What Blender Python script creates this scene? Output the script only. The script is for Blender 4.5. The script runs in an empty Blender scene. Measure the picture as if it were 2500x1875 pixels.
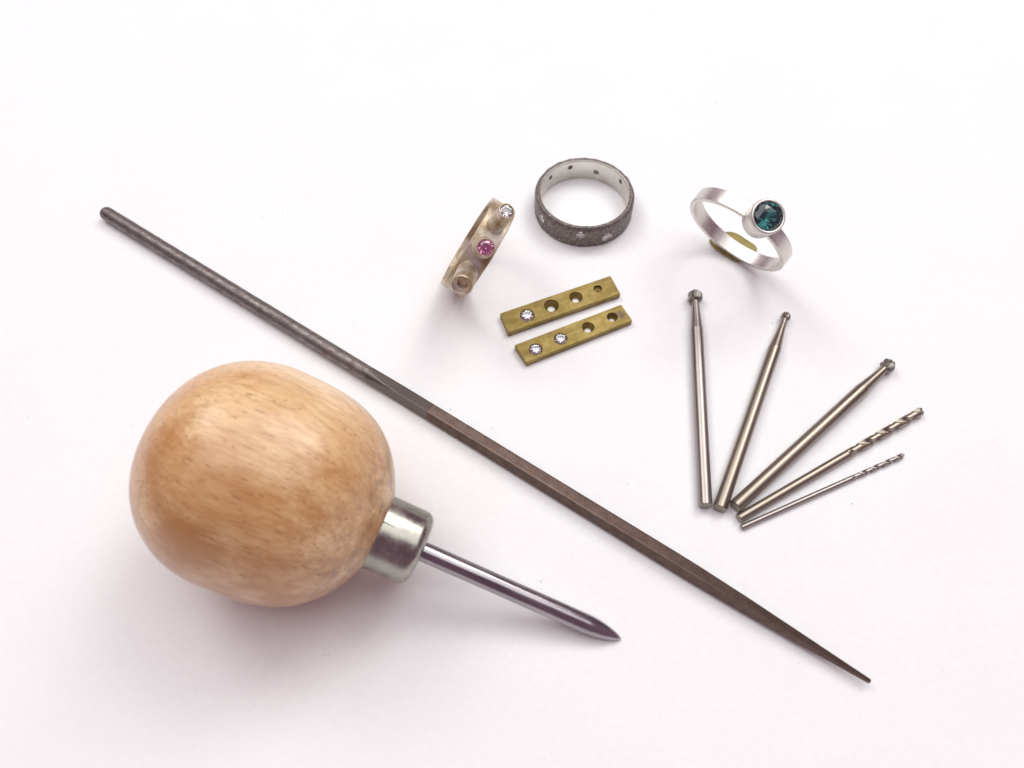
import bpy, bmesh, math, random
from mathutils import Vector, Matrix, noise

# ------------------------------------------------------------------ camera, world, lamps, exposure
S = 0.001                       # everything below is written in millimetres
PW, PH, F = 2500.0, 1875.0, 2000.0
PITCH, CAMH = math.radians(59.0), 128.5
FW = Vector((0, math.cos(PITCH), -math.sin(PITCH)))
RT = Vector((1, 0, 0))
UP = RT.cross(FW)
CAM = -FW * (CAMH / math.sin(PITCH))

scene = bpy.context.scene
col = scene.collection
cd = bpy.data.cameras.new('camera')
cam = bpy.data.objects.new('camera', cd)
col.objects.link(cam)
cam.location = CAM * S
cam.rotation_euler = (math.pi / 2 - PITCH, 0, 0)
cd.sensor_width = 36.0
cd.lens = 36.0 * F / PW
cd.clip_start = 0.005
cd.clip_end = 50
cd.dof.use_dof = True
cd.dof.focus_distance = 0.146
cd.dof.aperture_fstop = 24
scene.camera = cam

world = bpy.data.worlds.new('World')
scene.world = world
world.use_nodes = True
wb = world.node_tree.nodes['Background']
wb.inputs['Color'].default_value = (0.90, 0.54, 0.74, 1)
wb.inputs['Strength'].default_value = 0.29


def lamp(name, loc, target, size, power, color):
    ld = bpy.data.lights.new(name, 'AREA')
    ld.shape = 'RECTANGLE'
    ld.size, ld.size_y = size
    ld.energy = power
    ld.color = color
    o = bpy.data.objects.new(name, ld)
    col.objects.link(o)
    o.location = loc
    o.rotation_euler = (Vector(target) - Vector(loc)).to_track_quat('-Z', 'Y').to_euler()
    return o


lamp('ceiling_lamp_right', (0.42, 0.52, 0.80), (0, 0.02, 0), (0.44, 0.44), 3.0, (0.99, 0.995, 0.96))
lamp('ceiling_lamp_left', (-0.46, 0.46, 0.76), (0, 0.02, 0), (0.34, 0.34), 1.6, (1.0, 0.99, 0.97))
lamp('ceiling_lamp_overhead', (0.0, 0.17, 0.85), (0, 0.02, 0), (1.4, 0.95), 7.8, (0.95, 1.0, 0.975))

scene.view_settings.view_transform = 'Standard'
scene.view_settings.look = 'None'
scene.view_settings.gamma = 1
scene.view_settings.exposure = 0.0
scene.render.engine = 'CYCLES'
scene.cycles.max_bounces = 14
scene.cycles.transmission_bounces = 10
scene.cycles.sample_clamp_indirect = 6.0
scene.cycles.use_denoising = True


def at(px, py, z=0.0):
    """photo pixel -> point (mm) on the level plane z above the paper"""
    d = FW + RT * ((px - PW / 2) / F) - UP * ((py - PH / 2) / F)
    return CAM + d * ((z - CAM.z) / d.z)


def ray(px, py):
    return (FW + RT * ((px - PW / 2) / F) - UP * ((py - PH / 2) / F)).normalized()


# ------------------------------------------------------------------ materials
class NT:
    def __init__(s, name):
        s.m = bpy.data.materials.new(name)
        s.m.use_nodes = True
        s.t = s.m.node_tree
        s.p = s.t.nodes['Principled BSDF']
        s.tc = s.t.nodes.new('ShaderNodeTexCoord')

    def n(s, typ, **kw):
        nd = s.t.nodes.new(typ)
        for k, v in kw.items():
            setattr(nd, k, v)
        return nd

    def l(s, a, b):
        s.t.links.new(a, b)

    def map(s, scale=(1, 1, 1), rot=(0, 0, 0), loc=(0, 0, 0)):
        mp = s.n('ShaderNodeMapping')
        mp.inputs['Scale'].default_value = scale
        mp.inputs['Rotation'].default_value = rot
        mp.inputs['Location'].default_value = loc
        s.l(s.tc.outputs['Object'], mp.inputs['Vector'])
        return mp.outputs['Vector']

    def noise(s, vec, scale, detail=4, rough=.55, dist=0.0):
        nd = s.n('ShaderNodeTexNoise')
        nd.inputs['Scale'].default_value = scale
        nd.inputs['Detail'].default_value = detail
        nd.inputs['Roughness'].default_value = rough
        nd.inputs['Distortion'].default_value = dist
        s.l(vec, nd.inputs['Vector'])
        return nd.outputs['Fac']

    def ramp(s, fac, stops):
        nd = s.n('ShaderNodeValToRGB')
        el = nd.color_ramp.elements
        while len(el) < len(stops):
            el.new(0.5)
        for e, (p, c) in zip(el, stops):
            e.position = p
            e.color = (*c, 1) if len(c) == 3 else c
        s.l(fac, nd.inputs['Fac'])
        return nd.outputs['Color']

    def mix(s, fac, a, b, mode='MIX'):
        nd = s.n('ShaderNodeMix', data_type='RGBA', blend_type=mode)
        for sock, v in ((nd.inputs[0], fac), (nd.inputs[6], a), (nd.inputs[7], b)):
            if isinstance(v, (tuple, list)):
                sock.default_value = (*v, 1)
            elif isinstance(v, (int, float)):
                sock.default_value = v
            else:
                s.l(v, sock)
        return nd.outputs[2]

    def math(s, op, a, b=None):
        nd = s.n('ShaderNodeMath', operation=op)
        for i, v in enumerate((a, b)):
            if v is None:
                continue
            if isinstance(v, (int, float)):
                nd.inputs[i].default_value = v
            else:
                s.l(v, nd.inputs[i])
        return nd.outputs[0]

    def bump(s, h, dist_mm, strength=1.0):
        nd = s.n('ShaderNodeBump')
        nd.inputs['Strength'].default_value = strength
        nd.inputs['Distance'].default_value = dist_mm * S
        s.l(h, nd.inputs['Height'])
        s.l(nd.outputs['Normal'], s.p.inputs['Normal'])

    def set(s, **kw):
        for k, v in kw.items():
            sock = s.p.inputs[k.replace('_', ' ')]
            if isinstance(v, (int, float)):
                sock.default_value = v
            elif isinstance(v, tuple):
                sock.default_value = (*v, 1)
            else:
                s.l(v, sock)
        return s


BLADE_CUT = (at(1050, 1003, 1.4) - at(252, 516, 1.4)).length - .9
MM = 1000.0   # object coordinates are metres; scale to millimetres


def mat_paper():
    k = NT('white_paper')
    v = k.map((MM, MM, MM))
    f = k.mix(.45, k.noise(v, 0.9, 5), k.noise(v, 0.045, 4))
    c = k.ramp(f, [(0.38, (0.838, 0.836, 0.836)), (0.60, (0.862, 0.868, 0.864))])
    k.set(Base_Color=c, Roughness=0.75)
    k.p.inputs['Specular IOR Level'].default_value = 0.25
    k.bump(k.noise(v, 3.0, 5), 0.03)
    return k.m


def mat_wood():
    k = NT('worn_beech_wood')
    iso = k.map((MM, MM, MM))
    ax = k.map((MM * .22, MM, MM))          # stretched along the turning axis
    fl = k.map((MM * .16, MM, MM), loc=(3, 7, 1))
    broad = k.noise(iso, 0.06, 3, .5, .2)
    base = k.ramp(broad, [(0.32, (0.60, 0.335, 0.150)), (0.48, (0.73, 0.465, 0.22)), (0.62, (0.84, 0.61, 0.335))])
    grain = k.noise(k.map((MM * .10, MM, MM)), 1.9, 5, .6, .1)
    base = k.mix(k.ramp(grain, [(0.34, (.55, .55, .55)), (0.58, (0, 0, 0))]), base, (0.50, 0.235, 0.095))
    # orange-brown stain patches
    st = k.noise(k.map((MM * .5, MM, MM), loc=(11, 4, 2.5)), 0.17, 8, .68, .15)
    # the stain is weighted towards the lower side that faces the camera
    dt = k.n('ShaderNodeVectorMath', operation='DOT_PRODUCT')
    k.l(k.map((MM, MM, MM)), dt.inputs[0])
    dt.inputs[1].default_value = tuple(STAIN_DIR / 17.0)
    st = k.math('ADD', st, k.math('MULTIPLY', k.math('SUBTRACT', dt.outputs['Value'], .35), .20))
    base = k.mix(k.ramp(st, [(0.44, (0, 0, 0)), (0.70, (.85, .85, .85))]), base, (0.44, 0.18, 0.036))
    # blotchy fingertip grime
    gr = k.noise(k.map((MM * .7, MM, MM), loc=(5, 1, 9)), 0.36, 8, .72)
    base = k.mix(k.ramp(gr, [(0.58, (0, 0, 0)), (0.74, (.42, .42, .42))]), base, (0.34, 0.175, 0.085))
    # short dark pores
    po = k.noise(fl, 2.6, 2, .5)
    base = k.mix(k.ramp(po, [(0.65, (0, 0, 0)), (0.71, (.62, .62, .62))]), base, (0.26, 0.11, 0.035))
    dots = k.noise(k.map((MM * .6, MM, MM), loc=(9, 9, 3)), 1.3, 3, .6)
    base = k.mix(k.ramp(dots, [(0.64, (0, 0, 0)), (0.70, (.62, .62, .62))]), base, (0.36, 0.15, 0.033))
    streak = k.noise(k.map((MM * .07, MM, MM), loc=(1, 5, 8)), 1.25, 3, .6)
    base = k.mix(k.ramp(streak, [(0.60, (0, 0, 0)), (0.70, (.5, .5, .5))]), base, (0.36, 0.16, 0.045))
    # grey dirt rubbed in round the ferrule
    sep = k.n('ShaderNodeSeparateXYZ')
    k.l(k.tc.outputs['Object'], sep.inputs[0])
    xx = k.math('MULTIPLY', sep.outputs[0], MM)
    nearf = k.ramp(k.math('MULTIPLY', k.math('SUBTRACT', xx, 12.5), 0.15), [(0.1, (0, 0, 0)), (0.85, (1, 1, 1))])
    dirt = k.ramp(k.noise(k.map((MM * .8, MM, MM), loc=(2, 2, 4)), 0.42, 6, .7), [(0.45, (0, 0, 0)), (0.64, (.72, .72, .72))])
    dm = k.mix(1.0, nearf, dirt, 'MULTIPLY')
    base = k.mix(dm, base, (0.235, 0.125, 0.065))
    k.set(Base_Color=base, Roughness=k.ramp(gr, [(0.3, (.33, .33, .33)), (0.7, (.50, .50, .50))]))
    k.p.inputs['Coat Weight'].default_value = 0.6
    k.p.inputs['Coat Roughness'].default_value = 0.26
    k.p.inputs['Subsurface Weight'].default_value = 0.0
    k.bump(k.mix(.5, grain, po), 0.10, .55)
    return k.m


def mat_metal(name, c0, c1, r0, r1, scale=0.6, bump=0.0, stretch=(1, 1, 1), metallic=1.0, bscale=None, detail=5):
    k = NT(name)
    v = k.map(tuple(MM * s for s in stretch))
    f = k.noise(v, scale, detail, .6)
    k.set(Base_Color=k.ramp(f, [(0.32, c0), (0.68, c1)]), Metallic=metallic,
          Roughness=k.ramp(f, [(0.3, (r0,) * 3), (0.7, (r1,) * 3)]))
    if bump:
        k.bump(k.noise(v, bscale or scale * 4, 4, .6), bump)
    return k.m


def mat_tang():
    k = NT('pitted_dark_steel')
    v = k.map((MM * .55, MM, MM))
    f = k.noise(v, 1.1, 6, .65)
    c = k.ramp(f, [(0.30, (0.135, 0.115, 0.108)), (0.5, (0.205, 0.182, 0.17)), (0.70, (0.30, 0.272, 0.252))])
    rust = k.ramp(k.noise(k.map((MM, MM, MM), loc=(4, 4, 4)), 0.55, 4, .6), [(0.60, (0, 0, 0)), (0.70, (.6, .6, .6))])
    c = k.mix(rust, c, (0.17, 0.075, 0.05))
    k.set(Base_Color=c, Metallic=0.85, Roughness=k.ramp(f, [(0.3, (.55,) * 3), (0.7, (.33,) * 3)]))
    k.bump(k.noise(k.map((MM, MM, MM)), 2.6, 5, .65), 0.10, .8)
    return k.m


def mat_blade():
    k = NT('cross_cut_file_steel')
    sep = k.n('ShaderNodeSeparateXYZ')
    k.l(k.tc.outputs['Object'], sep.inputs[0])
    x, y, z = (k.math('MULTIPLY', sep.outputs[i], MM) for i in range(3))
    yz = k.math('ADD', y, z)
    x0 = BLADE_CUT

    def teeth(slope, pitch):
        u = k.math('ADD', x, k.math('MULTIPLY', yz, slope))
        return k.math('SUBTRACT', 1.0, k.math('FRACT', k.math('MULTIPLY', u, 1.0 / pitch)))
    t1 = teeth(0.75, 0.37)
    t2 = teeth(-1.1, 0.47)
    hgt = k.math('MULTIPLY', t1, k.math('ADD', k.math('MULTIPLY', t2, .5), .5))
    f = k.noise(k.map((MM, MM, MM)), 0.7, 5, .6)
    c = k.ramp(f, [(0.3, (0.086, 0.054, 0.046)), (0.7, (0.140, 0.096, 0.080))])
    # the cut starts some way past the shoulder; bare ground steel before it
    cut = k.ramp(k.math('MULTIPLY', k.math('SUBTRACT', x, x0), 0.5), [(0.35, (0, 0, 0)), (0.6, (1, 1, 1))])
    c = k.mix(cut, (0.135, 0.120, 0.108), c)
    c = k.mix(k.math('MULTIPLY', k.math('GREATER_THAN', hgt, 0.64), .55), c, (0.27, 0.215, 0.185))
    k.set(Base_Color=c, Metallic=0.95, Roughness=0.40)
    k.bump(k.mix(1.0, hgt, cut, 'MULTIPLY'), 0.10, .7)
    return k.m


def mat_brass(name='tarnished_brass', stain=None):
    k = NT(name)
    v = k.map((MM, MM, MM))
    f = k.noise(v, 0.45, 5, .6)
    c = k.ramp(f, [(0.30, (0.185, 0.132, 0.035)), (0.5, (0.245, 0.178, 0.052)), (0.72, (0.32, 0.238, 0.080))])
    sp = k.ramp(k.noise(k.map((MM, MM, MM), loc=(3, 8, 1)), 1.6, 4, .6), [(0.63, (0, 0, 0)), (0.72, (.7, .7, .7))])
    c = k.mix(sp, c, (0.10, 0.065, 0.027))
    scr = k.noise(k.map((MM * .12, MM * 2.2, MM * 2.2), loc=(1, 1, 1)), 1.6, 4, .6)
    c = k.mix(k.ramp(scr, [(0.52, (0, 0, 0)), (0.72, (.55, .55, .55))]), c, (0.40, 0.285, 0.105))
    brn = k.noise(k.map((MM, MM, MM), loc=(7, 3, 5)), 0.24, 6, .65)
    c = k.mix(k.ramp(brn, [(0.50, (0, 0, 0)), (0.68, (.6, .6, .6))]), c, (0.165, 0.098, 0.034))
    if stain:
        d = k.n('ShaderNodeVectorMath', operation='DISTANCE')
        k.l(k.map((MM, MM, MM)), d.inputs[0])
        d.inputs[1].default_value = stain
        dd = k.math('ADD', d.outputs['Value'], k.math('MULTIPLY', k.noise(v, 0.9, 4), 1.6))
        c = k.mix(k.ramp(k.math('MULTIPLY', dd, .4), [(0.50, (.8, .8, .8)), (0.80, (0, 0, 0))]), c, (0.105, 0.070, 0.062))
    k.set(Base_Color=c, Metallic=0.75, Roughness=k.ramp(f, [(0.3, (.50,) * 3), (0.7, (.36,) * 3)]))
    k.bump(k.noise(k.map((MM * .4, MM * 2, MM)), 2.5, 4), 0.03, .7)
    return k.m


def mat_oxide():
    k = NT('oxidised_rough_silver')
    v = k.map((MM, MM, MM))
    f = k.noise(v, 2.6, 5, .65, .5)
    c = k.ramp(f, [(0.36, (0.125, 0.107, 0.098)), (0.56, (0.215, 0.188, 0.172)), (0.72, (0.50, 0.45, 0.42))])
    k.set(Base_Color=c, Metallic=0.75, Roughness=k.ramp(f, [(0.35, (.55,) * 3), (0.7, (.30,) * 3)]))
    k.bump(f, 0.16, 1.0)
    return k.m


def mat_firescale():
    k = NT('fire_stained_silver')
    v = k.map((MM, MM, MM))
    f = k.noise(v, 0.24, 4, .6, .4)
    c = k.ramp(f, [(0.39, (0.40, 0.30, 0.175)), (0.51, (0.55, 0.46, 0.335)), (0.63, (0.73, 0.68, 0.61))])
    sp = k.ramp(k.noise(k.map((MM, MM, MM), loc=(6, 2, 2)), 2.2, 5, .65), [(0.58, (0, 0, 0)), (0.70, (.55, .55, .55))])
    c = k.mix(sp, c, (0.27, 0.17, 0.11))
    k.set(Base_Color=c, Metallic=0.68, Roughness=0.44)
    k.bump(k.noise(v, 3.0, 4, .6), 0.05, .8)
    return k.m


def mat_gem(name, color, ior):
    k = NT(name)
    k.set(Base_Color=color, Roughness=0.0, IOR=ior)
    k.p.inputs['Transmission Weight'].default_value = 1.0
    return k.m


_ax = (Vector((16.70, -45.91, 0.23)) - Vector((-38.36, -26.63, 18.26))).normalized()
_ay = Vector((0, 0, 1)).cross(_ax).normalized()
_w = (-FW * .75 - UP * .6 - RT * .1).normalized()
STAIN_DIR = Vector((_w.dot(_ax), _w.dot(_ay), _w.dot(_ax.cross(_ay))))

M = dict(
    paper=mat_paper(), wood=mat_wood(), tang=mat_tang(), blade=mat_blade(), brass=mat_brass(),
    oxide=mat_oxide(), fire=mat_firescale(),
    ferrule=mat_metal('dull_nickel_plate', (0.31, 0.295, 0.26), (0.46, 0.445, 0.395), .20, .36, 0.5, 0.03, bscale=.7),
    spike=mat_metal('polished_steel', (0.30, 0.275, 0.29), (0.42, 0.395, 0.405), .16, .28, 0.7, 0.01, (.2, 1, 1)),
    steel=mat_metal('bur_steel', (0.285, 0.258, 0.240), (0.385, 0.350, 0.325), .30, .42, 0.5, 0.012, (.08, 1, 1), bscale=3),
    warmsteel=mat_metal('straw_tinted_steel', (0.275, 0.240, 0.195), (0.385, 0.340, 0.280), .30, .42, 0.5, 0.012, (.08, 1, 1), bscale=3),
    tooth=mat_metal('cutter_steel', (0.20, 0.185, 0.165), (0.34, 0.315, 0.29), .36, .50, 1.5, 0.03),
    silver=mat_metal('satin_silver', (0.62, 0.595, 0.55), (0.75, 0.725, 0.685), .30, .42, 0.45, 0.012, (1, 1, 1), bscale=5),
    liner=mat_metal('bright_silver_lining', (0.64, 0.615, 0.565), (0.76, 0.735, 0.69), .30, .42, 0.5, 0.012, bscale=3),
    clear=mat_gem('clear_stone', (1, 1, 1), 2.4),
    pink=mat_gem('pink_stone', (0.92, 0.30, 0.56), 2.2),
    teal=mat_gem('teal_stone', (0.020, 0.135, 0.128), 1.75),
    grime=mat_metal('dark_grime', (0.10, 0.06, 0.05), (0.17, 0.10, 0.10), .5, .7, 1.5, 0.05, metallic=0.3),
    dust=mat_metal('grey_dust', (0.25, 0.23, 0.24), (0.5, 0.47, 0.48), .8, .9, 1.5, metallic=0.0),
)


# ------------------------------------------------------------------ helpers
def frame(xaxis, zhint=(0, 0, 1)):
    x = Vector(xaxis).normalized()
    y = Vector(zhint).cross(x).normalized()
    return Matrix((x, y, x.cross(y))).transposed()


def mesh_obj(name, bm, mat, parent=None, smooth=True, angle=35):
    """one mesh object; bm is in millimetres in the parent's own axes"""
    bmesh.ops.scale(bm, vec=(S, S, S), verts=bm.verts)
    bmesh.ops.recalc_face_normals(bm, faces=bm.faces)
    me = bpy.data.meshes.new(name)
    bm.to_mesh(me)
    bm.free()
    if smooth:
        me.shade_smooth()
        me.set_sharp_from_angle(angle=math.radians(angle))
    me.materials.append(mat)
    o = bpy.data.objects.new(name, me)
    col.objects.link(o)
    if parent:
        o.parent = parent
    return o


def thing(name, label, cat, base, rot=None, group=None):
    o = bpy.data.objects.new(name, None)
    col.objects.link(o)
    o.empty_display_size = 0.003
    m = (rot or Matrix.Identity(3)).to_4x4()
    m.translation = Vector(base) * S
    o.matrix_world = m
    o['label'], o['category'] = label, cat
    if group:
        o['group'] = group
    return o


def loft(bm, rings, closed=False, cap=True):
    """rings: lists of Vectors with equal counts, joined in order"""
    vs = [[bm.verts.new(p) for p in r] for r in rings]
    n = len(vs[0])
    pairs = list(zip(vs, vs[1:])) + ([(vs[-1], vs[0])] if closed else [])
    for a, b in pairs:
        for i in range(n):
            j = (i + 1) % n
            bm.faces.new((a[i], a[j], b[j], b[i]))
    if cap and not closed:
        bm.faces.new(vs[0])
        bm.faces.new(vs[-1])
    return vs


def lathe(bm, prof, seg=64, axis='X', off=Vector((0, 0, 0)), rot=None, closed=False, fn=None):
    """prof: (along axis, radius); the axis is local X unless rot says otherwise"""
    rings = []
    for s, r in prof:
        ring = []
        for i in range(seg):
            a = 2 * math.pi * i / seg
            rr = fn(s, r, a) if fn else r
            p = Vector((s, rr * math.cos(a), rr * math.sin(a)))
            if rot:
                p = rot @ p
            ring.append(p + off)
        rings.append(ring)
    loft(bm, rings, closed=closed)
    return bm


def brilliant(bm, d, off=Vector((0, 0, 0)), rot=None):
    """round brilliant, table facing local +X, girdle at x = 0"""
    r = d / 2
    pts = []
    for i in range(8):
        a = math.pi * i / 4
        pts.append((.30 * r, .56 * r, a))
        pts.append((.19 * r, .80 * r, a + math.pi / 8))
        pts.append((-.66 * r, .24 * r, a + math.pi / 8))
    for i in range(16):
        a = math.pi * i / 8
        pts.append((.02 * r, r, a))
        pts.append((-.03 * r, r, a))
    vs = []
    for x, rr, a in pts + [(-.86 * r, 0, 0)]:
        p = Vector((x, rr * math.cos(a), rr * math.sin(a)))
        if rot:
            p = rot @ p
        vs.append(bm.verts.new(p + off))
    bmesh.ops.convex_hull(bm, input=vs)
    bmesh.ops.dissolve_limit(bm, angle_limit=math.radians(1.5), verts=bm.verts, edges=bm.edges)
    return bm


def cut(o, cutters):
    """carve solid cutters (bmeshes in mm, in o's local axes) out of o"""
    tmp = []
    for bm in cutters:
        bmesh.ops.scale(bm, vec=(S, S, S), verts=bm.verts)
        bmesh.ops.recalc_face_normals(bm, faces=bm.faces)
        me = bpy.data.meshes.new('cutter')
        bm.to_mesh(me)
        bm.free()
        c = bpy.data.objects.new('cutter', me)
        col.objects.link(c)
        c.parent = o.parent
        tmp.append(c)
        md = o.modifiers.new('cut', 'BOOLEAN')
        md.operation = 'DIFFERENCE'
        md.solver = 'EXACT'
        md.object = c
    bpy.context.view_layer.update()
    dg = bpy.context.evaluated_depsgraph_get()
    me = bpy.data.meshes.new_from_object(o.evaluated_get(dg))
    mat = o.data.materials[0]
    o.modifiers.clear()
    o.data = me
    me.materials.clear()
    me.materials.append(mat)
    me.shade_smooth()
    me.set_sharp_from_angle(angle=math.radians(35))
    for c in tmp:
        bpy.data.objects.remove(c, do_unlink=True)


V = Vector
random.seed(7)

# ------------------------------------------------------------------ the paper
bm = bmesh.new()
for x, y in ((-900, -700), (900, -700), (900, 900), (-900, 900)):
    bm.verts.new((x, y, 0))
bm.faces.new(bm.verts)
paper = mesh_obj('paper_ground', bm, M['paper'], smooth=False)
paper['kind'] = 'structure'

# ------------------------------------------------------------------ ball-handled awl
bc = V((-38.36, -26.63, 18.26))
tipp = V((16.70, -45.91, 0.23))
ax = (tipp - bc).normalized()
A = frame(ax)
awl = thing('awl', 'awl with a round turned wooden ball handle, nickel ferrule and pointed steel spike', 'awl', bc, A)
TL = (tipp - bc).length
bm = bmesh.new()
prof = []
L1, L2, R, p1, p2, q1, q2 = 15.56, 20.88, 16.92, 1.99, 3.2, 2.31, 1.66
for i in range(49):
    s = -1 + 2 * (i / 48.0)
    s = math.copysign(1 - (1 - abs(s)) ** 1.6, s)
    if s < 0:
        prof.append((-L1 * -s, R * max(1 - (-s) ** p1, 0.0002) ** (1 / q1)))
    else:
        r = R * (1 - s ** p2 * .9) ** (1 / q2)
        prof.append((L2 * s, max(r, 4.2)))
lathe(bm, prof, 96)
mesh_obj('handle', bm, M['wood'], awl)
# ferrule: rolled cap with a rounded front shoulder
bm = bmesh.new()
f0, f1, fr = 17.6, 27.4, 5.75
pf = [(f0, fr - .25), (f0, fr - .02), (f0 + 1.5, fr)]
pf += [(f1 - 1.5, fr - .05)]
for k in range(1, 9):
    a = k / 8 * math.pi / 2
    pf.append((f1 - 1.5 + 1.5 * math.sin(a), fr - .05 - 1.5 + 1.5 * math.cos(a)))
pf += [(f1 - .05, 3.0), (f1 - .12, 1.62), (f1 - 1.2, 1.55)]
lathe(bm, pf, 72, fn=lambda s, r, a: r * (1 + .006 * noise.noise(V((s * .35, math.cos(a) * 1.5, math.sin(a) * 1.5)))))
ferrule = mesh_obj('ferrule', bm, M['ferrule'], awl)


def px_of(p):
    d = p - CAM
    z = d.dot(FW)
    return PW / 2 + F * d.dot(RT) / z, PH / 2 - F * d.dot(UP) / z


# the small split in the ferrule's rim
best = None
for i in range(180):
    for s_ in (19.6, 20.0, 20.4, 20.8, 21.2, 21.6):
        a_ = i * math.pi / 90
        w_ = bc + A @ V((s_, fr * math.cos(a_), fr * math.sin(a_)))
        if (A @ V((0, math.cos(a_), math.sin(a_)))).dot(CAM - w_) < 0:
            continue
        u_, v_ = px_of(w_)
        e_ = math.hypot(u_ - 948, v_ - 1278)
        if best is None or e_ < best[0]:
            best = (e_, s_, a_)
_, s_, a_ = best
bm = bmesh.new()
Rn = Matrix.Rotation(a_, 3, 'X')
ring_a = [Rn @ V((s_ - 3, fr + z_, y_)) for y_, z_ in ((-.16, -.5), (.16, -.5), (.16, .4), (-.16, .4))]
ring_b = [Rn @ V((s_ + .9, fr + z_, y_ + .12)) for y_, z_ in ((-.04, -.35), (.04, -.35), (.04, .4), (-.04, .4))]
loft(bm, [ring_a, ring_b])
cut(ferrule, [bm])
bm = bmesh.new()
sr = 1.5
ps = [(f1 - 1.0, sr), (f1 + .1, sr), (40, sr), (55.0, sr)]
for k in range(1, 13):
    t = k / 12
    ps.append((55.0 + (TL - 55.0) * t, sr * (.20 + .80 * (1 - t ** 2.0)) if k < 12 else .14))
lathe(bm, ps, 48)
mesh_obj('spike', bm, M['spike'], awl)

# ------------------------------------------------------------------ square needle file
zf = 1.42
fa, fb = at(252, 516, zf), at(2122, 1663, zf)
FX = frame(fb - fa)
FL = (fb - fa).length
fil = thing('needle_file', 'long dark square needle file with a round tang, beside the wooden handled awl', 'file', fa - V((0, 0, zf)), FX)
off = V((0, 0, zf))


TURN = math.radians(-14)               # the blade's flats are turned a little towards the viewer


def file_ring(s, r, h, seg=72):
    out = []
    for i in range(seg):
        a = 2 * math.pi * i / seg
        c = max(abs(math.cos(a)), abs(math.sin(a)))
        rho = min(r, h / c)
        out.append(V((s, rho * math.cos(a + TURN), rho * math.sin(a + TURN))) + off)
    return out


def s_of(px, py):
    return (at(px, py, zf) - fa).dot((fb - fa).normalized())


sh = s_of(925, 925)                     # where the flats begin
rings = []
for k in range(7):                      # rounded butt
    a = k / 6 * math.pi / 2
    rings.append(file_ring(1.15 * (1 - math.cos(a)), .25 + 1.17 * math.sin(a), 9))
for k in range(1, 60):
    s = 1.15 + (sh - 1.15) * k / 60
    w = .035 * noise.noise(V((s * .45, 0, 0)))
    rings.append(file_ring(s, 1.42 + w * .6, 9))
bm = bmesh.new()
loft(bm, rings)
mesh_obj('tang', bm, M['tang'], fil, angle=50)
rings = []
h1 = 1.10
s1 = s_of(985, 962)
spx = [(1650, 1373, 1.10), (1700, 1404, 1.07), (1820, 1478, .90), (1941, 1552, .65), (2060, 1625, .40), (2122, 1663, .27)]
for k in range(0, 13):
    t = k / 12
    s = sh - 2 + (s1 - sh + 2) * t
    rings.append(file_ring(s, 1.43 + .09 * t, 1.46 - (1.46 - h1) * (1 - (1 - t) ** 2)))
for k in range(1, 31):
    s = s1 + (s_of(1650, 1373) - s1) * k / 30
    rings.append(file_ring(s, 1.52, h1))
pts = [(s_of(a, b), h) for a, b, h in spx]
for (sa, ha), (sb, hb) in zip(pts, pts[1:]):
    for k in range(1, 9):
        t = k / 8
        hh = ha + (hb - ha) * t
        rings.append(file_ring(sa + (sb - sa) * t, hh * 1.38, hh))
sl = pts[-1][0]
rings.append(file_ring(sl + .16, .27, .20))
bm = bmesh.new()
loft(bm, rings)
mesh_obj('blade', bm, M['blade'], fil, angle=25)


# ------------------------------------------------------------------ burs and twist drills
def tool(name, label, cat, tail, head, rs, zt=None, zh=None):
    zt = zt if zt is not None else rs
    zh = zh if zh is not None else rs
    a, b = at(*tail, zt), at(*head, zh)
    R_ = frame(b - a)
    base = V((a.x, a.y, 0))
    o = thing(name, label, cat, base, R_, 'burs and drills fanned out on the paper')
    return o, (b - a).length, R_.transposed() @ (a - base)


def tooth_fn(n, depth, twist=0.0, power=1.0):
    def fn(s, r, a):
        t = ((a * n / (2 * math.pi)) + twist * s) % 1.0
        return r * (1 - depth * (1 - t) ** power)
    return fn


def shank(o, L, o0, r, neck_len, neck_r, mat, neck_s):
    """straight shank with broken edge, then a tapering neck up to the head"""
    bm = bmesh.new()
    e = neck_s
    lathe(bm, [(0, r - .12), (.10, r), (e * .3, r), (e * .7, r), (e, r)], 40, off=o0)
    mesh_obj('shank', bm, M[mat], o)
    bm = bmesh.new()
    pr = []
    for k in range(13):
        t = k / 12
        pr.append((e - .02 + (neck_len + .02) * t, neck_r + (r - .02 - neck_r) * (1 - t) ** 1.35))
    lathe(bm, pr, 32, off=o0)
    mesh_obj('neck', bm, M['steel' if mat == 'steel' else mat], o)


# 1: cup-shouldered setting bur with a pointed head
o, L, o0 = tool('setting_bur', 'steel bur with a pointed ribbed head wider than its shank', 'bur', (1722, 1236), (1697, 724), 1.175, 1.175, 1.45)
ns = (at(1702, 806, 1.3) - at(1722, 1236, 1.175)).length
shank(o, L, o0, 1.175, L - ns - .6, .66, 'steel', ns)
bm = bmesh.new()
hr = 1.44
lathe(bm, [(L - 1.0, .62), (L - 1.05, .9), (L - .85, hr * .93), (L - .6, hr), (L + .50, hr), (L + .62, hr * .95), (L + .95, hr * .68), (L + 1.35, hr * .36), (L + 1.8, .05)], 108, off=o0,
      fn=lambda s, r, a: r * (1 - (.15 * (1 - ((a * 16 / (2 * math.pi)) % 1.0)) ** .8 if r > .5 else 0)))
mesh_obj('cutting_head', bm, M['tooth'], o, angle=20)

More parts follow.
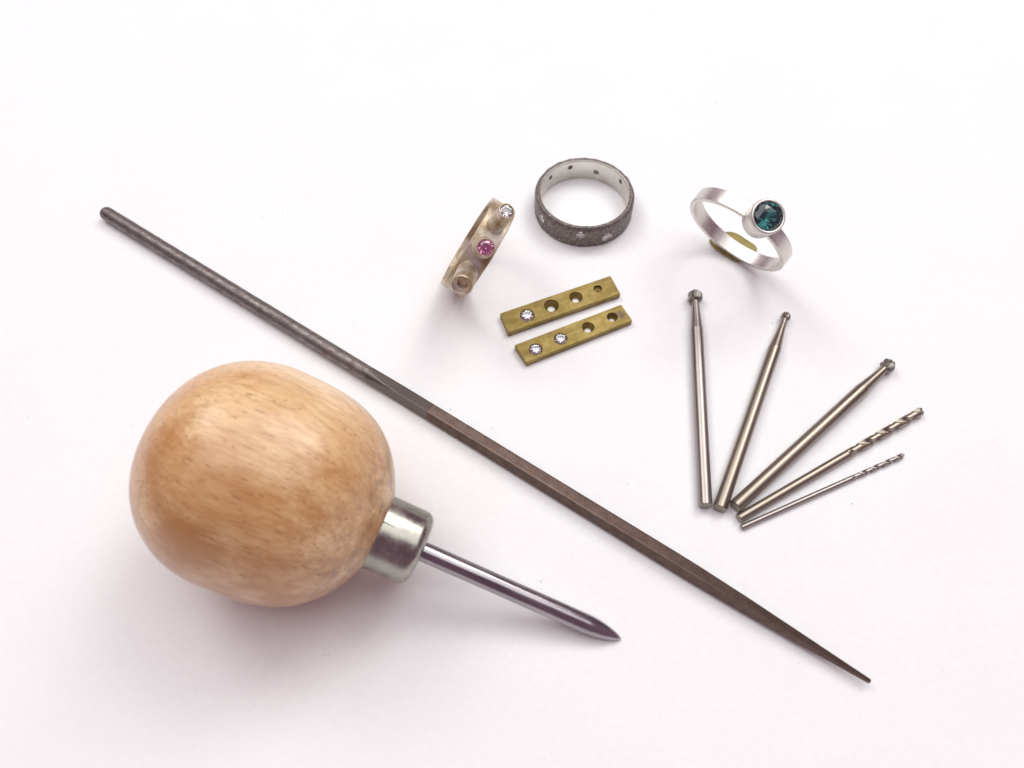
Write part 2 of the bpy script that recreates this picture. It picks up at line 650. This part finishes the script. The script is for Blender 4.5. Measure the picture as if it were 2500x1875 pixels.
# 2: small ball bur
o, L, o0 = tool('ball_bur', 'steel bur with a small finely cut ball head', 'bur', (1757, 1243), (1918, 773), 1.175)
ns = (at(1891, 851, 1.175) - at(1757, 1243, 1.175)).length
shank(o, L, o0, 1.175, L - ns - .5, .52, 'warmsteel', ns)
bm = bmesh.new()
R2 = .96
pr = [(L - R2 * math.cos(a), max(R2 * math.sin(a), .03)) for a in [math.pi * (k + .8) / 14 for k in range(14)]]
lathe(bm, pr, 98, off=o0, fn=tooth_fn(11, .22, .15))
mesh_obj('cutting_head', bm, M['tooth'], o, angle=20)

# 3: coarse ball bur
o, L, o0 = tool('ball_bur', 'steel bur with a coarse spiral fluted ball head', 'bur', (1794, 1237), (2167, 893), 1.175, 1.175, 1.36)
ns = (at(2100, 948, 1.25) - at(1794, 1237, 1.175)).length
shank(o, L, o0, 1.175, L - ns - .7, .70, 'warmsteel', ns)
bm = bmesh.new()
R3 = 1.38
pr = [(L - R3 * math.cos(a), max(R3 * math.sin(a), .03)) for a in [math.pi * (k + .7) / 22 for k in range(22)]]
lathe(bm, pr, 112, off=o0, fn=tooth_fn(7, .36, .22, .8))
mesh_obj('cutting_head', bm, M['tooth'], o, angle=25)


def drill(name, label, tail, tip, flute_px, r0, r1, pitch, mat):
    o, L, o0 = tool(name, label, 'drill', tail, tip, r0)
    fs = (at(*flute_px, r0) - at(*tail, r0)).length
    bm = bmesh.new()
    lathe(bm, [(0, r0 - .08), (.07, r0), (fs * .5, r0), (fs * .85, r1 + (r0 - r1) * .6), (fs, r1)], 36, off=o0)
    mesh_obj('shank', bm, M[mat], o)
    rings = []
    n, seg = 150, 64
    for k in range(n + 1):
        s = fs - .05 + (L - fs + .05) * k / n
        dep = min(1.0, max(0.0, (s - fs) / (r0 * 2.0)))
        dep = dep * dep * (3 - 2 * dep)
        tipf = max(0.0, (s - (L - r1 * .55)) / (r1 * .55))
        ring = []
        for i in range(seg):
            th = 2 * math.pi * i / seg
            # two flutes cut into a round rod
            u = abs(math.sin(th))
            fl = max(0.0, (u - .66) / .34)
            fl = fl ** .6
            rr = r1 * (1 - .58 * dep * fl)
            rr *= 1 - tipf * (.75 - .45 * abs(math.cos(th)))
            a = th + 2 * math.pi * (s - fs) / pitch
            ring.append(V((s, rr * math.cos(a), rr * math.sin(a))) + o0)
        rings.append(ring)
    bm = bmesh.new()
    loft(bm, rings)
    mesh_obj('fluted_bit', bm, M[mat], o, angle=40)


drill('twist_drill', 'thicker steel twist drill lying next to the coarse ball bur', (1803, 1266), (2251, 1002), (2068, 1112), .80, .78, 8.6, 'warmsteel')
drill('twist_drill', 'thinnest steel twist drill with a fine short spiral', (1810, 1288), (2206, 1111), (2074, 1164), .49, .45, 4.9, 'steel')


# ------------------------------------------------------------------ brass practice strips
def strip(label, corners, items, name='brass_strip'):
    th = 1.32
    P = [at(*c, th) for c in corners]            # top face: back-left, back-right, front-right, front-left
    c = sum(P, V()) / 4
    xd = ((P[1] - P[0]) + (P[2] - P[3])).normalized()
    R_ = frame(xd)
    RTp = R_.transposed()
    base = V((c.x, c.y, 0))
    o = thing(name, label, 'brass strip', base, R_, 'drilled brass strips')
    loc = [RTp @ (p - base) for p in P]
    bm = bmesh.new()
    vs = []
    for z in (0.015, th):
        vs.append([bm.verts.new((p.x, p.y, z)) for p in loc])
    bm.faces.new(vs[0]); bm.faces.new(vs[1])
    for i in range(4):
        j = (i + 1) % 4
        bm.faces.new((vs[0][i], vs[0][j], vs[1][j], vs[1][i]))
    bmesh.ops.bevel(bm, geom=[e for e in bm.edges], offset=.10, segments=2, affect='EDGES')
    body = mesh_obj('plate', bm, M['brass'], o)
    cutters, stones = [], []
    toX = Matrix.Rotation(-math.pi / 2, 3, 'Y')  # local X axis -> +Z
    for kind, px, py, dpx in items:
        p = RTp @ (at(px, py, th) - base)
        sc = F / ((at(px, py, th) - CAM).dot(FW))
        r = dpx / sc / 2
        bm = bmesh.new()
        if kind == 'hole':
            pr = [(-.3, r * .50), (th * .30, r * .52), (th * .42, r * .60), (th * .72, r * .98), (th + .4, r * 1.0)]
        elif kind == 'blind':
            pr = [(-.3, r * .30), (th * .34, r * .30), (th * .36, r * .55), (th * .62, r), (th + .4, r * 1.0)]
        else:
            pr = [(-.3, r * .45), (th * .12, r * .5), (th * .80, r * .98), (th * .84, r * 1.05), (th + .4, r * 1.08)]
            stones.append((p, r))
        lathe(bm, pr, 40, off=V((p.x, p.y, 0)), rot=toX)
        cutters.append(bm)
    cut(body, cutters)
    for p, r in stones:
        bm = bmesh.new()
        brilliant(bm, r * 2 * .97, V((p.x, p.y, th - .12)), toX @ Matrix.Rotation(random.random(), 3, 'X'))
        mesh_obj('stone', bm, M['clear'], o, smooth=False)
        # raised burnished lip round the stone
        bm = bmesh.new()
        rr = r * 1.10
        pr = [(th - .03 + .06 * math.cos(a), rr + .07 * math.sin(a)) for a in [2 * math.pi * k / 8 for k in range(8)]]
        lathe(bm, pr, 40, off=V((p.x, p.y, 0)), rot=toX, closed=True)
        mesh_obj('setting_lip', bm, M['brass'], o)
    return o, base, RTp, th


q = lambda X, Y: (1190 + X / 5.821, 650 + Y / 5.821)
strip('brass strip with one clear stone at its end and three empty holes',
      [q(178, 668), q(1748, 132), q(1890, 392), q(292, 948)],
      [('stone', *q(567, 698), 200 / 5.821), ('hole', *q(910, 560), 216 / 5.821), ('hole', *q(1257, 440), 194 / 5.821), ('blind', *q(1567, 320), 126 / 5.821)])
s2, b2, rt2, th2 = strip('brass strip with two clear stones and a dark smudge beside its end hole',
      [q(385, 1118), q(1900, 542), q(2060, 770), q(552, 1372)],
      [('stone', *q(685, 1180), 182 / 5.821), ('stone', *q(1040, 1030), 180 / 5.821), ('hole', *q(1432, 865), 182 / 5.821), ('hole', *q(1775, 720), 160 / 5.821)])
# dark heat stain beside the last hole
p = rt2 @ (at(*q(1885, 690), th2) - b2)
for ch in s2.children:
    if ch.name.startswith('plate'):
        ch.data.materials[0] = mat_brass('tarnished_brass_stained', (p.x, p.y, th2))

# ------------------------------------------------------------------ dark band ring lying flat
rc = V((14.90, 42.68, 0))
RO, RI, RH = 10.2, 9.02, 5.25
ring2 = thing('band_ring', 'wide dark rough-textured ring with a silver lining, lying flat', 'ring', rc)
toZ = Matrix.Rotation(-math.pi / 2, 3, 'Y')


def on_cyl(px, py, r, near):
    d, o_ = ray(px, py), CAM - rc
    a = d.x ** 2 + d.y ** 2
    b = 2 * (o_.x * d.x + o_.y * d.y)
    c = o_.x ** 2 + o_.y ** 2 - r * r
    disc = math.sqrt(max(b * b - 4 * a * c, 0))
    t = (-b + (-disc if near else disc)) / (2 * a)
    return o_ + d * t


bm = bmesh.new()
mid = 9.24
pr = [(0.0, mid), (0.0, RO - .25), (.12, RO - .08), (.3, RO)] + [(.3 + (RH - 1.05) * k / 10, RO) for k in range(1, 11)] + [(RH - .5, RO - .10), (RH - .3, RO - .22), (RH - .12, RO - .38), (RH, RO - .56), (RH + .02, RO - .74), (RH - .04, mid + .06), (RH - .2, mid)]


def rough(s, r, a):
    if r < mid + .02:
        return r
    p = V((math.cos(a) * 14, math.sin(a) * 14, s * 1.4))
    e = 1.0 if .2 < s < RH - .6 else 2.4
    return r + e * (.04 * noise.noise(p * 1.3) + .05 * noise.noise(p * .5)) + (.07 * noise.noise(p * 2.1) if e > 1 else 0)


lathe(bm, pr, 300, rot=toZ, closed=True, fn=rough)
sleeve = mesh_obj('outer_sleeve', bm, M['oxide'], ring2, angle=60)
c2 = lambda X, Y: (1280 + X / 6.38, 360 + Y / 6.38)
cutters, st = [], []
for X, Y, d in ((275, 1110, 1.55), (875, 1365, 1.6), (1290, 1390, 1.9)):
    p = on_cyl(*c2(X, Y), RO, True)
    nrm = V((p.x, p.y, 0)).normalized()
    st.append((p, nrm, d))
    bm = bmesh.new()
    lathe(bm, [(-.62, d * .22), (-.10, d * .5), (-.02, d * .56), (.5, d * .62)], 28, off=V((nrm.x * RO, nrm.y * RO, p.z)), rot=frame(nrm))
    cutters.append(bm)
cut(sleeve, cutters)
for p, nrm, d in st:
    bm = bmesh.new()
    brilliant(bm, d, V((nrm.x * (RO - .02), nrm.y * (RO - .02), p.z)), frame(nrm))
    stn = mesh_obj('stone', bm, M['clear'], ring2, smooth=False)
    bm = bmesh.new()                     # bright-cut seat under the stone
    lathe(bm, [(-.60, d * .20), (-.09, d * .485), (.03, d * .545), (.05, d * .56), (-.02, d * .57), (-.12, d * .51), (-.65, d * .21)], 28, off=V((nrm.x * RO, nrm.y * RO, p.z)), rot=frame(nrm))
    mesh_obj('stone_seat', bm, M['liner'], ring2)
bm = bmesh.new()
pr = [(.02, RI + .12), (.02, mid - .01), (RH - .14, mid - .01), (RH - .16, mid - .06), (RH - .22, RI + .09), (RH - .34, RI + .03), (RH - .5, RI), (.35, RI), (.12, RI + .04)]
lathe(bm, pr, 160, rot=toZ, closed=True)
liner = mesh_obj('inner_lining', bm, M['liner'], ring2, angle=45)
cutters = []
for X, Y, r in ((715, 310, .58), (1120, 385, .60), (1500, 530, .56), (410, 470, .54)):
    p = on_cyl(*c2(X, Y), RI, False)
    nrm = V((p.x, p.y, 0)).normalized()
    bm = bmesh.new()
    lathe(bm, [(-.4, r), (.9, r * .95)], 24, off=V((nrm.x * RI, nrm.y * RI, p.z)), rot=frame(nrm))
    cutters.append(bm)
    if X == 1120:
        bm2 = bmesh.new()
        brilliant(bm2, r * 1.8, V((nrm.x * (RI + .22), nrm.y * (RI + .22), p.z)), frame(-nrm))
        mesh_obj('stone', bm2, M['clear'], ring2, smooth=False)
cut(liner, cutters)


# ------------------------------------------------------------------ bands standing on edge
def band(parent, c, n, R_, w, t, mat, name='band', seg=160, wob=0.0, rotf=None):
    """flat band, axis n; lives in the parent's frame whose X is n"""
    bm = bmesh.new()
    e = .12
    ri = R_ - t
    pr = [(-w / 2 + e, ri), (-w / 2, ri + e), (-w / 2, R_ - e), (-w / 2 + e, R_), (-w / 4, R_ + .01), (0, R_ + .015), (w / 4, R_ + .01),
          (w / 2 - e, R_), (w / 2, R_ - e), (w / 2, ri + e), (w / 2 - e, ri), (0, ri - .01)]
    rings = []
    for s, r in pr:
        ring = []
        for i in range(seg):
            a = 2 * math.pi * i / seg
            k = V((math.cos(a), math.sin(a), s * .2))
            ss = s + (wob * noise.noise(k * 2.3) * (1 if s > 0 else -1) if abs(s) > w / 3 else 0)
            rr = r + wob * .5 * noise.noise(k * 3.1 + V((3, 3, 3)))
            ring.append(V((ss, rr * math.cos(a), rr * math.sin(a))) + rotf)
        rings.append(ring)
    loft(bm, rings, closed=True)
    return mesh_obj(name, bm, M[mat], parent, angle=40)


# fire-stained ring with three tube settings
c1 = V((-6.455, 24.183, 9.568))
n1 = V((0.842, -0.329, -0.428)).normalized()
A1 = frame(n1)
base1 = V((-4.2, 23.3, 0.0))
r1 = thing('tube_set_ring', 'stained silver ring standing on edge with three tube settings, pink stone in the middle one', 'ring', base1, A1)
o1 = A1.transposed() @ (c1 - base1)
R1, w1 = 9.43, 4.85
band(r1, c1, n1, R1, w1, .85, 'fire', wob=.05, rotf=o1)
for rdir, h, ro, lean, stone in (((0.372, -0.230, 0.900), 5.75, 1.52, 1.08, 'clear'), ((0.132, -0.643, 0.755), 5.7, 1.66, 1.2, 'pink'), ((-0.147, -0.903, 0.404), 5.8, 1.95, 1.04, None)):
    rd = V(rdir)
    rd = (rd - n1 * rd.dot(n1)).normalized()
    rl = A1.transposed() @ rd
    Fm = frame(rl, (1, 0, 0))
    bm = bmesh.new()
    z0, z1 = R1 - .45, R1 + h
    if stone:
        rb = ro * lean
        pr = [(z0, rb), (z0 + 1.5, rb * .995), (z1 - .5, ro), (z1 - .12, ro - .02), (z1, ro - .12), (z1 + .01, ro - .22), (z1 - .10, ro - .30), (z1 - .35, ro - .26),
              (z1 - .5, ro - .34), (z1 - 2.0, ro * .5), (z0 + .02, ro * .45)]
    else:
        pr = [(z0, ro), (z0 + 2, ro - .02), (z1 - .4, ro), (z1 - .08, ro - .02), (z1, ro - .09), (z1 - .02, ro - .2), (z1 - .65, ro - .24),
              (z1 - .72, ro - .4), (z1 - .74, ro * .52), (z1 - .9, ro * .48), (z1 - 1.5, ro * .46), (z1 - 1.55, ro * .02), (z0 + .02, ro * .02)]
    wob = lambda s, r, a: r * (1 + .012 * noise.noise(V((s * .7, math.cos(a) * 1.4, math.sin(a) * 1.4))))
    lathe(bm, pr, 56, off=o1, rot=Fm, closed=True, fn=wob)
    tb = mesh_obj('tube_setting', bm, M['fire'], r1, angle=40)
    if stone:
        bm = bmesh.new()
        brilliant(bm, (ro - .24) * 2, o1 + Fm @ V((z1 - .36, 0, 0)), Fm @ Matrix.Rotation(.3, 3, 'X'))
        mesh_obj('stone', bm, M[stone], r1, smooth=False)

# silver solitaire with teal stone
c3 = V((42.941, 27.104, 11.098))
n3 = V((0.618, 0.696, 0.365)).normalized()
rd3 = V((0.085, -0.521, 0.849))
rd3 = (rd3 - n3 * rd3.dot(n3)).normalized()
A3 = frame(n3)
low3 = c3 - 10.5 * (V((0, 0, 1)) - n3 * n3.z).normalized()
base3 = V((low3.x, low3.y, 0))
r3 = thing('solitaire_ring', 'plain silver ring standing on edge with a large round teal stone', 'ring', base3, A3)
o3 = A3.transposed() @ (c3 - base3)
R3b, w3 = 10.50, 2.83
bnd = band(r3, c3, n3, R3b, w3, 1.0, 'silver', seg=200, rotf=o3)
rl = A3.transposed() @ rd3
Fm = frame(rl, (1, 0, 0))
br = 3.10
z0, z1 = R3b - 1.35, R3b + 3.2
bm = bmesh.new()
lathe(bm, [(z0 - 2, br - .1), (z1 + 3, br - .1)], 48, off=o3, rot=Fm)
cut(bnd, [bm])
bm = bmesh.new()
pr = [(z0, br - .5), (z0, br - .06), (z0 + .08, br), (z1 - .7, br + .02), (z1 - .3, br), (z1 - .10, br - .08), (z1, br - .22), (z1 + .01, br - .34), (z1 - .06, br - .50), (z1 - .26, br - .58), (z1 - .6, br - .46),
      (z1 - .75, br - .55), (z1 - 3.0, br * .62), (z0 + .1, br * .62)]
lathe(bm, pr, 80, off=o3, rot=Fm, closed=True)
mesh_obj('bezel', bm, M['silver'], r3, angle=40)
bm = bmesh.new()
brilliant(bm, (br - .50) * 2, o3 + Fm @ V((z1 - .44, 0, 0)), Fm @ Matrix.Rotation(.5, 3, 'X'))
mesh_obj('stone', bm, M['teal'], r3, smooth=False)

# the pad the ring is stuck on
c3p = lambda X, Y: at(1660 + X / 6.145, 420 + Y / 6.145, .4)
outl = [c3p(*p) for p in ((450, 1005), (550, 945), (710, 900), (860, 935), (1010, 1030), (1130, 1110), (1150, 1175), (1080, 1250), (970, 1320), (850, 1332), (670, 1238), (505, 1118))]
cc = sum(outl, V()) / len(outl)
bm = bmesh.new()
rings = []
NP = len(outl)
dense = []
for i in range(NP):
    p0, p1_, p2_, p3_ = (outl[(i + k) % NP] for k in (-1, 0, 1, 2))
    for t in (0, .25, .5, .75):
        dense.append(.5 * ((2 * p1_) + (p2_ - p0) * t + (2 * p0 - 5 * p1_ + 4 * p2_ - p3_) * t * t + (3 * p1_ - p0 - 3 * p2_ + p3_) * t ** 3))
for sc, z in ((.97, .02), (1.0, .2), (1.0, .5), (.97, .66), (.90, .74), (.6, .78), (.25, .79)):
    rings.append([V(((p.x - cc.x) * sc, (p.y - cc.y) * sc, z)) for p in dense])
loft(bm, rings)
putty = mesh_obj('putty_pad', bm, mat_metal('olive_wax', (0.20, 0.160, 0.036), (0.30, 0.245, 0.065), .40, .52, .6, .05, metallic=.15), None)
putty.location = (cc.x * S, cc.y * S, 0)
putty['label'] = 'small flat olive yellow pad under the silver ring with the teal stone'
putty['category'] = 'putty'

# ------------------------------------------------------------------ dust on the paper
bm = bmesh.new()
spots = [(2096, 1512), (1862, 1403), (1920, 1360), (760, 965), (1057, 1406), (1055, 1247), (1400, 1348), (2080, 1230), (1885, 790), (1055, 1000), (1200, 1046), (70, 1020), (320, 1040), (1320, 1420),
         (1950, 1620), (60, 670), (690, 520), (640, 530), (1840, 1104), (2300, 1640), (380, 1522), (800, 1600), (210, 1395), (480, 1685), (1100, 1000), (790, 1598), (1530, 1180), (2270, 610), (40, 300), (1750, 250)]
for px, py in spots:
    p = at(px, py)
    r = random.uniform(.05, .11)
    ln = random.choice((1, 1, 1.5, 4))
    a0 = random.uniform(0, 6.28)
    vs = []
    for z, k in ((.004, 1.0), (r * .7, .5)):
        ring = []
        for i in range(6):
            t = i * math.pi / 3
            x, y = r * ln * k * math.cos(t), r * k * math.sin(t) * (.5 if ln > 2 else 1)
            ring.append(bm.verts.new((p.x + x * math.cos(a0) - y * math.sin(a0), p.y + x * math.sin(a0) + y * math.cos(a0), z)))
        vs.append(ring)
    for i in range(6):
        bm.faces.new((vs[0][i], vs[0][(i + 1) % 6], vs[1][(i + 1) % 6], vs[1][i]))
    bm.faces.new(vs[1])
dust = mesh_obj('dust', bm, M['dust'], None, smooth=False)
dust['kind'] = 'stuff'
dust['label'] = 'tiny grey dust specks and lint scattered over the white paper'
dust['category'] = 'dust'
